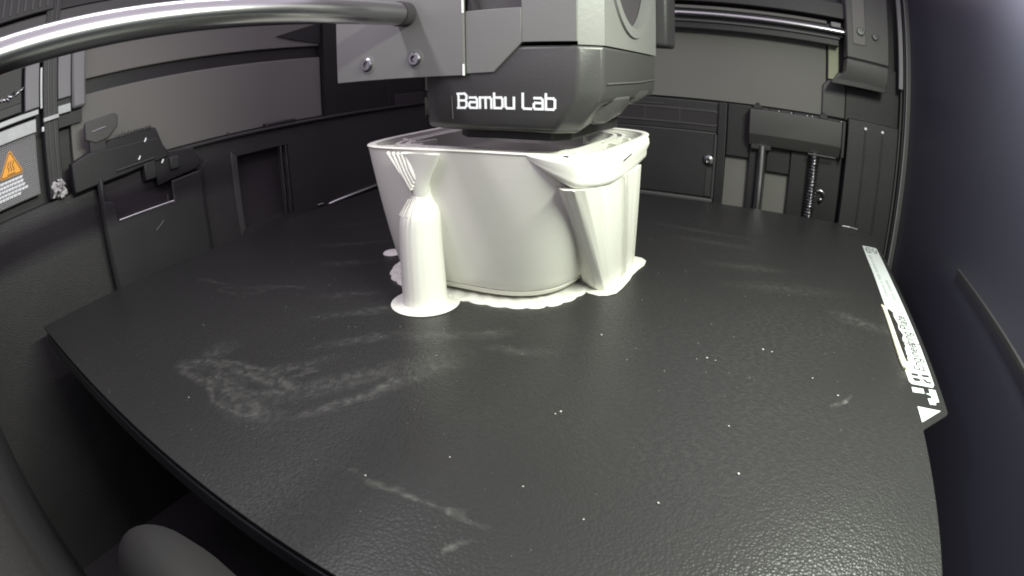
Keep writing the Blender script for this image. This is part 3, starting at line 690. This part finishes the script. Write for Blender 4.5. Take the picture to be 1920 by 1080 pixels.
MB().lathe((cx, cy, 0), [(10.0, .02), (10.1, .2), (9.8, .34), (7.6, .4), (7.3, .7), (6.6, .8)], 48).build('pillar_brim', 'whiteb', pot, smooth=True)
# frilled brim round the foot of the pot
mb = MB(); N = 288; inn = outline(0, -2.0, N=N); ringsB = []
for (off, z) in ((-2, .05), (-2, .4), (.5, .5), (2.6, .42), (4.1, .5), (4.8, .35), (5.0, .04)):
    o_ = outline(0, off, N=N); ring = []
    for k in range(N):
        a = 2 * PI * k / N; ph = (k * 40 / N) % 1.0
        sc_ = abs(math.sin(PI * ph)) ** .5 * 1.15 * max(0, (off + 1) / 6.5)
        cxx, cyy = -80, 156.5; d = Vector((o_[k][0] - cxx, o_[k][1] - cyy)).normalized()
        ring.append((o_[k][0] + d.x * (sc_ - .5), o_[k][1] + d.y * (sc_ - .5), max(.03, z + (.7 * abs(ph - .5) * (1 if .3 < z else 0) * (off > 0)))))
    ringsB.append(ring)
mb.loft(ringsB, cap=False); mb.build('frilled_brim', 'whiteb', pot, smooth=True)
for c, r in (((-125.5, 147.5), 3.6), ((-127.5, 162), 3.2)):
    MB().lathe((c[0], c[1], 0), [(r, .03), (r * 1.03, .3), (r * .9, .7), (r * .3, .9)], 24).build('brim_lobe', 'whiteb', pot, smooth=True)
MB().tube([(-108.8, 131, .6), (-110, 138, 8), (-117, 150, 9)], [.6, .5, .4], 6).build('stray_strand', 'whiteb', pot)
MB().tube([(-84.0, 126.6, 9.2), (-83.2, 126.4, 9.8)], .22, 5).build('surface_blob', 'logo', pot)

# ================================================================== PRINT HEAD
th = thing('print_head', 'grey print head with dark front cover and white lettering above the white pot', 'print head', (-62, 140, 48))
FY = 115.0
sec = lambda z, r_=0.0, f=0.0, bk=171: [(-86.2, FY + 4 + f, z), (-77.4, FY + f, z), (-43.0 - r_, FY + f, z), (-38.2 - r_, FY + 4 + f, z), (-38.2 - r_ * 1.0, bk, z), (-86.2, bk, z)]
mb = MB(); mb.loft([sec(49.6, 7.0, 2.0), sec(50.6, 5.6, .6), sec(53.5, 3.6, 0), sec(57.2, .9, 0), sec(60, 0, 0), sec(70.2, 0, 0)]); 
# raise the underside towards the back
mb.v = [(x, y, z + (max(0, y - 125) / 46 * 8 if z < 56 else 0) * (1 if z < 54 else .6)) for (x, y, z) in mb.v]
mb.build('front_cover', 'cover', th, bevel=.8, seg=3)
# grey housing above
Z1 = 122
def sidewall(y0, y1, z0, z1, x, cyy, czz, r, t_):    # side wall with a round intake
    mb = MB(); ci = []; co = []
    angs = sorted([2 * PI * k / 60 + .01 for k in range(60)] + [math.atan2(zz - czz, yy - cyy) % (2 * PI) for yy in (y0, y1) for zz in (z0, z1)]); n = 64
    for k in range(n):
        a = angs[k]; c, s_ = math.cos(a), math.sin(a)
        ci.append((cyy + r * c, czz + r * s_))
        kx = min(((y1 - cyy) / c if c > 0 else (y0 - cyy) / c) if abs(c) > 1e-6 else 1e9, ((z1 - czz) / s_ if s_ > 0 else (z0 - czz) / s_) if abs(s_) > 1e-6 else 1e9)
        co.append((cyy + kx * c, czz + kx * s_))
    vs = [(x, *p) for p in ci] + [(x, *p) for p in co] + [(x - t_, *p) for p in ci] + [(x - t_, *p) for p in co]
    fs = []
    for i in range(n):
        j = (i + 1) % n; fs += [(i, j, n + j, n + i), (i, j, 2 * n + j, 2 * n + i), (2 * n + i, 2 * n + j, 3 * n + j, 3 * n + i), (n + i, n + j, 3 * n + j, 3 * n + i)]
    return mb.add(vs, fs)
sidewall(FY + 4.2, 171, 70.35, Z1, -38.0, 143.5, 96.5, 20, 2.0).build('side_wall', 'housing', th)
sidewall(120, 168, 72.2, Z1 - 2, -37.55, 143.5, 96.5, 20.0, .5).build('intake_surround', 'housing', th) if False else None
mb = MB(); n = 64
for (r0, r1, x0, x1) in ((20.0, 22.6, -37.4, -38.2),):
    vs = []; 
    for (r, x) in ((r0, x1 - 2), (r0, x0), (r1, x0), (r1 + .4, x1)): vs += [(x, 143.5 + r * math.cos(2 * PI * k / n), 96.5 + r * math.sin(2 * PI * k / n)) for k in range(n)]
    mb.add(vs, [(q * n + k, q * n + (k + 1) % n, (q + 1) * n + (k + 1) % n, (q + 1) * n + k) for q in range(3) for k in range(n)])
mb.build('intake_ring', 'housing', th)
MB().lathe((-41, 143.5, 96.5), [(8, -4), (8, 0), (6.5, 1.0), (.01, 1.2)], 32, 'x').build('fan_hub', 'cover', th)
for k in range(22):
    a = 2 * PI * k / 22
    p = [(143.5 + r * math.cos(a + da), 96.5 + r * math.sin(a + da)) for r, da in ((12, 0), (19, .22), (19, .26), (12, .05))]
    MB().prism(p, 'x', -47, -40.6).build('fan_blade', 'cover', th)
MB().prism([(123.6, 72), (170, 72), (170, Z1), (123.6, Z1)], 'x', -49, -48).build('fan_backing', 'void', th)
mb = MB(); mb.prism([(-43.0, FY + .3), (-38.05, FY + 4.15), (-40.6, FY + 4.15), (-43.0, FY + 3.5)], 'z', 70.35, Z1); mb.build('corner_strip', 'housing', th)
# front face of the housing: stepped lower edge and a window
def plate_xz(mb, poly, y0=FY - .55, y1=FY + 3.4): return mb.prism(poly, 'y', y0, y1)
mb = MB()
plate_xz(mb, [(-71.0, 63.8), (-63.6, 64.0), (-56.2, 71.0), (-56.2, 79.4), (-71.0, 79.4)])
plate_xz(mb, [(-56.15, 71.0), (-42.9, 71.0), (-42.9, Z1), (-56.15, Z1)])
mb.build('housing_front', 'housing', th, bevel=.12)
box(-71, -56.2, FY + 3.4, FY + 5, 79.4, Z1).build('window_back', 'mid', th)
MB().prism([(-71, 79.4), (-69.2, 79.4), (-70.6, 84)], 'y', FY + .4, FY + 3.3).build('window_corner', 'void', th)
box(-86, -40.4, FY + 3.6, 170.8, 71, Z1).build('housing_core', 'void', th)
mb = MB(); mb.prism([(-113.6, 63.4), (-71.2, 63.4), (-71.2, Z1), (-113.6, Z1)], 'y', FY - 1.2, FY - .2); mb.build('mounting_plate', 'housing', th, bevel=.15)
box(-71.5, -71.1, FY - 1.35, FY - 1.1, 63.4, 66.2).build('plate_seam', 'logo', th); box(-71.5, -71.1, FY - 1.35, FY - 1.1, 79, 92).build('plate_seam', 'logo', th)
for c in ((-101.8, FY - 1.2, 67.9), (-85.6, FY - 1.2, 68.3)):
    MB().lathe(c, [(1.95, 0), (1.95, -.5), (1.5, -.9), (.95, -.9), (.8, -.2), (.01, -.2)], 20, 'y').build('socket_screw', 'screw', th)
    MB().lathe((c[0], c[1], c[2]), [(2.6, 0), (2.6, -.15), (2.0, -.18)], 20, 'y').build('washer', 'housing', th)
box(-50, -34.5, 172, 186, 73.5, Z1).build('rear_carriage', 'dark', th, bevel=1.2)
# air ducts below the side
mb = MB(); mb.loft([[(-44.5, 127, 51), (-42, 131, 50.8), (-41, 141, 52.6), (-44, 146, 53.5), (-52, 146, 53)], [(-42.2, 124.5, 55), (-39.6, 131, 54.8), (-38.9, 142, 55.6), (-42, 148, 56), (-52, 148, 56)], [(-39.2, 123.5, 58.5), (-38.5, 131, 58.5), (-38.4, 143, 58.5), (-42, 150, 58.5), (-52, 150, 58.5)]])
mb.build('air_duct', 'duct', th, bevel=1.2, seg=3)
mb = MB(); mb.loft([[(-42, 146, 55.2), (-40.5, 152, 55), (-40, 160, 56), (-45, 165, 57), (-52, 160, 56)], [(-39.6, 145, 58), (-38.6, 152, 57.6), (-38.4, 164, 58.6), (-45, 169, 59), (-52, 165, 58)], [(-38.6, 144, 61), (-38.3, 152, 61), (-38.3, 166, 61), (-45, 170, 61), (-52, 168, 61)]])
mb.build('air_duct', 'duct', th, bevel=1.2, seg=3)
MB().tube([(-38.05, 121, 61.4), (-37.95, 150, 61.8), (-38.0, 169, 62.6)], .25, 5).build('cover_crease', 'duct', th)
MB().lathe((-69, 144, 44.7), [(.8, 0), (2.2, 2.2), (3.0, 2.3), (3.0, 4.2), (7, 4.6), (7, 9)], 20).build('nozzle', 'screw', th)
MB().prism([(-80, 126), (-76, 122), (-52, 122), (-48.5, 126), (-48.5, 166), (-80, 166)], 'z', 47.0, 51).build('hot_end_base', 'black', th, bevel=.5)
box(-77, -61, 136, 152, 45.6, 47.2).build('nozzle_plate', 'mid', th, bevel=.3)
MB().tube([(-75.4, FY - .1, 52.5), (-75.6, FY - .15, 58.4)], .16, 5).build('cover_mark', 'mid', th)
# lettering, squarish rounded glyphs
LG = {'B': (.92, [[(0, 0), (.62, 0), (.78, .14), (.78, .40), (.64, .52), (.78, .64), (.78, .86), (.62, 1), (0, 1)], [(.08, 0), (.08, 1)], [(.1, .52), (.64, .52)]]),
      'a': (.84, [[(.06, .72), (.56, .72), (.70, .6), (.70, 0), (.12, 0), (.02, .1), (.02, .30), (.12, .40), (.70, .40)]]),
      'm': (1.12, [[(.02, 0), (.02, .72), (.86, .72), (.98, .6), (.98, 0)], [(.5, .72), (.5, 0)]]),
      'b': (.84, [[(.02, 1), (.02, 0), (.58, 0), (.70, .12), (.70, .6), (.58, .72), (.04, .72)]]),
      'u': (.84, [[(.02, .72), (.02, .12), (.14, 0), (.70, 0), (.70, .72)]]), ' ': (.38, []),
      'L': (.78, [[(.02, 1), (.02, .1), (.12, 0), (.66, 0)]])}
mb = MB(); u = 0; H = 3.5; lines = []
for ch in 'Bambu Lab':
    adv, ls = LG[ch]
    lines += [[((u + p[0]) * H, p[1] * H) for p in l_] for l_ in ls]; u += adv + .08
wid = u * H; kx = 26.3 / wid
strokes(mb, [[(p[0] * kx, p[1]) for p in l_] for l_ in lines], .56, lambda a_, b_: (-73.9 + a_, FY - .02, 55.35 + b_), .10, (0, -1, 0))
mb.build('lettering', 'logo', th)

# ================================================================== NEAR THE CAMERA
mb = MB(); rg = []
for (w, z) in ((17, -30), (16, 6), (14.5, 15), (12, 20), (9, 23.6), (5, 26), (.8, 26.8)):
    rg.append([(-43 + w * .9 * math.cos(a), 7 + w * .55 * math.sin(a), z) for a in [2 * PI * k / 28 for k in range(28)]])
mb.loft(rg); tag(mb.build('rounded_stop', 'soft', None, smooth=True), 'rounded grey stop out of focus at the lower left edge', 'stop')

# crumbs of plastic on the plate
spots = [(-36.4, 118.9, .55), (-55.1, 50.2, .4), (-32.9, 83.9, .5), (-33.6, 82.7, .35), (4.5, 128, .5), (7, 127.6, .45), (-9, 118, .5), (-6.8, 117.6, .4), (18, 118, .4), (0, 92, .4), (4, 78, .45), (-8, 66, .4), (-30, 61, .3), (-45, 62, .3), (24.5, 112, .5), (-140, 72, .35), (-108, 46, .35), (-68, 92, .3), (-18, 58, .3)]
names = ['in front of the wide brim on the pot\'s right side', 'at the left end of the pale streak nearest the camera', 'larger of two touching ones in the middle of the plate', 'smaller of two touching ones in the middle of the plate',
         'left one of a close pair right of the middle', 'right one of a close pair right of the middle', 'left one of the farther pair towards the middle', 'right one of the farther pair towards the middle',
         'alone between the middle and the glare', 'just behind the bright glare', 'inside the bright glare, farther one', 'inside the bright glare, nearer one', 'right of the pale streak nearest the camera', 'just behind the pale streak nearest the camera',
         'beside the pale scratch near the white triangle', 'on the empty left part of the plate', 'near the left front edge of the plate', 'between the round pillar foot and the front edge', 'near the bottom middle of the picture']
for i, (x, y, r) in enumerate(spots):
    bm = bmesh.new(); bmesh.ops.create_icosphere(bm, subdivisions=1, radius=r * .56 * K)
    for v in bm.verts: v.co *= rnd.uniform(.6, 1.15); v.co.z *= .55; v.co.x *= 1.3
    me = bpy.data.meshes.new('plastic_crumb'); bm.to_mesh(me); bm.free(); me.materials.append(M['dust'])
    o = bpy.data.objects.new('plastic_crumb', me); C.objects.link(o); o.location = (x * K, y * K, r * .45 * K); o.rotation_euler.z = rnd.uniform(0, 3)
    tag(o, 'tiny white crumb ' + names[i], 'crumb', 'plastic crumbs on the print plate')
mb = MB()
for k in range(420):
    x, y = rnd.uniform(-200, 46), 31 + 250 * rnd.random() ** 1.5
    if abs(x + 80) < 44 and 112 < y < 190: continue
    r = rnd.uniform(.05, .13) * (1 if y > 90 else .75)
    mb.add([(x + r, y, .02), (x - r * .6, y + r, .02), (x - r * .5, y - r, .02), (x, y, .02 + r)], [(0, 1, 3), (1, 2, 3), (2, 0, 3), (0, 2, 1)])
tag(mb.build('plastic_dust', 'dust', None), 'fine pale plastic dust scattered over the black print plate', 'dust', kind='stuff')
for o in sc.objects:
    if '_o' in o: del o['_o']
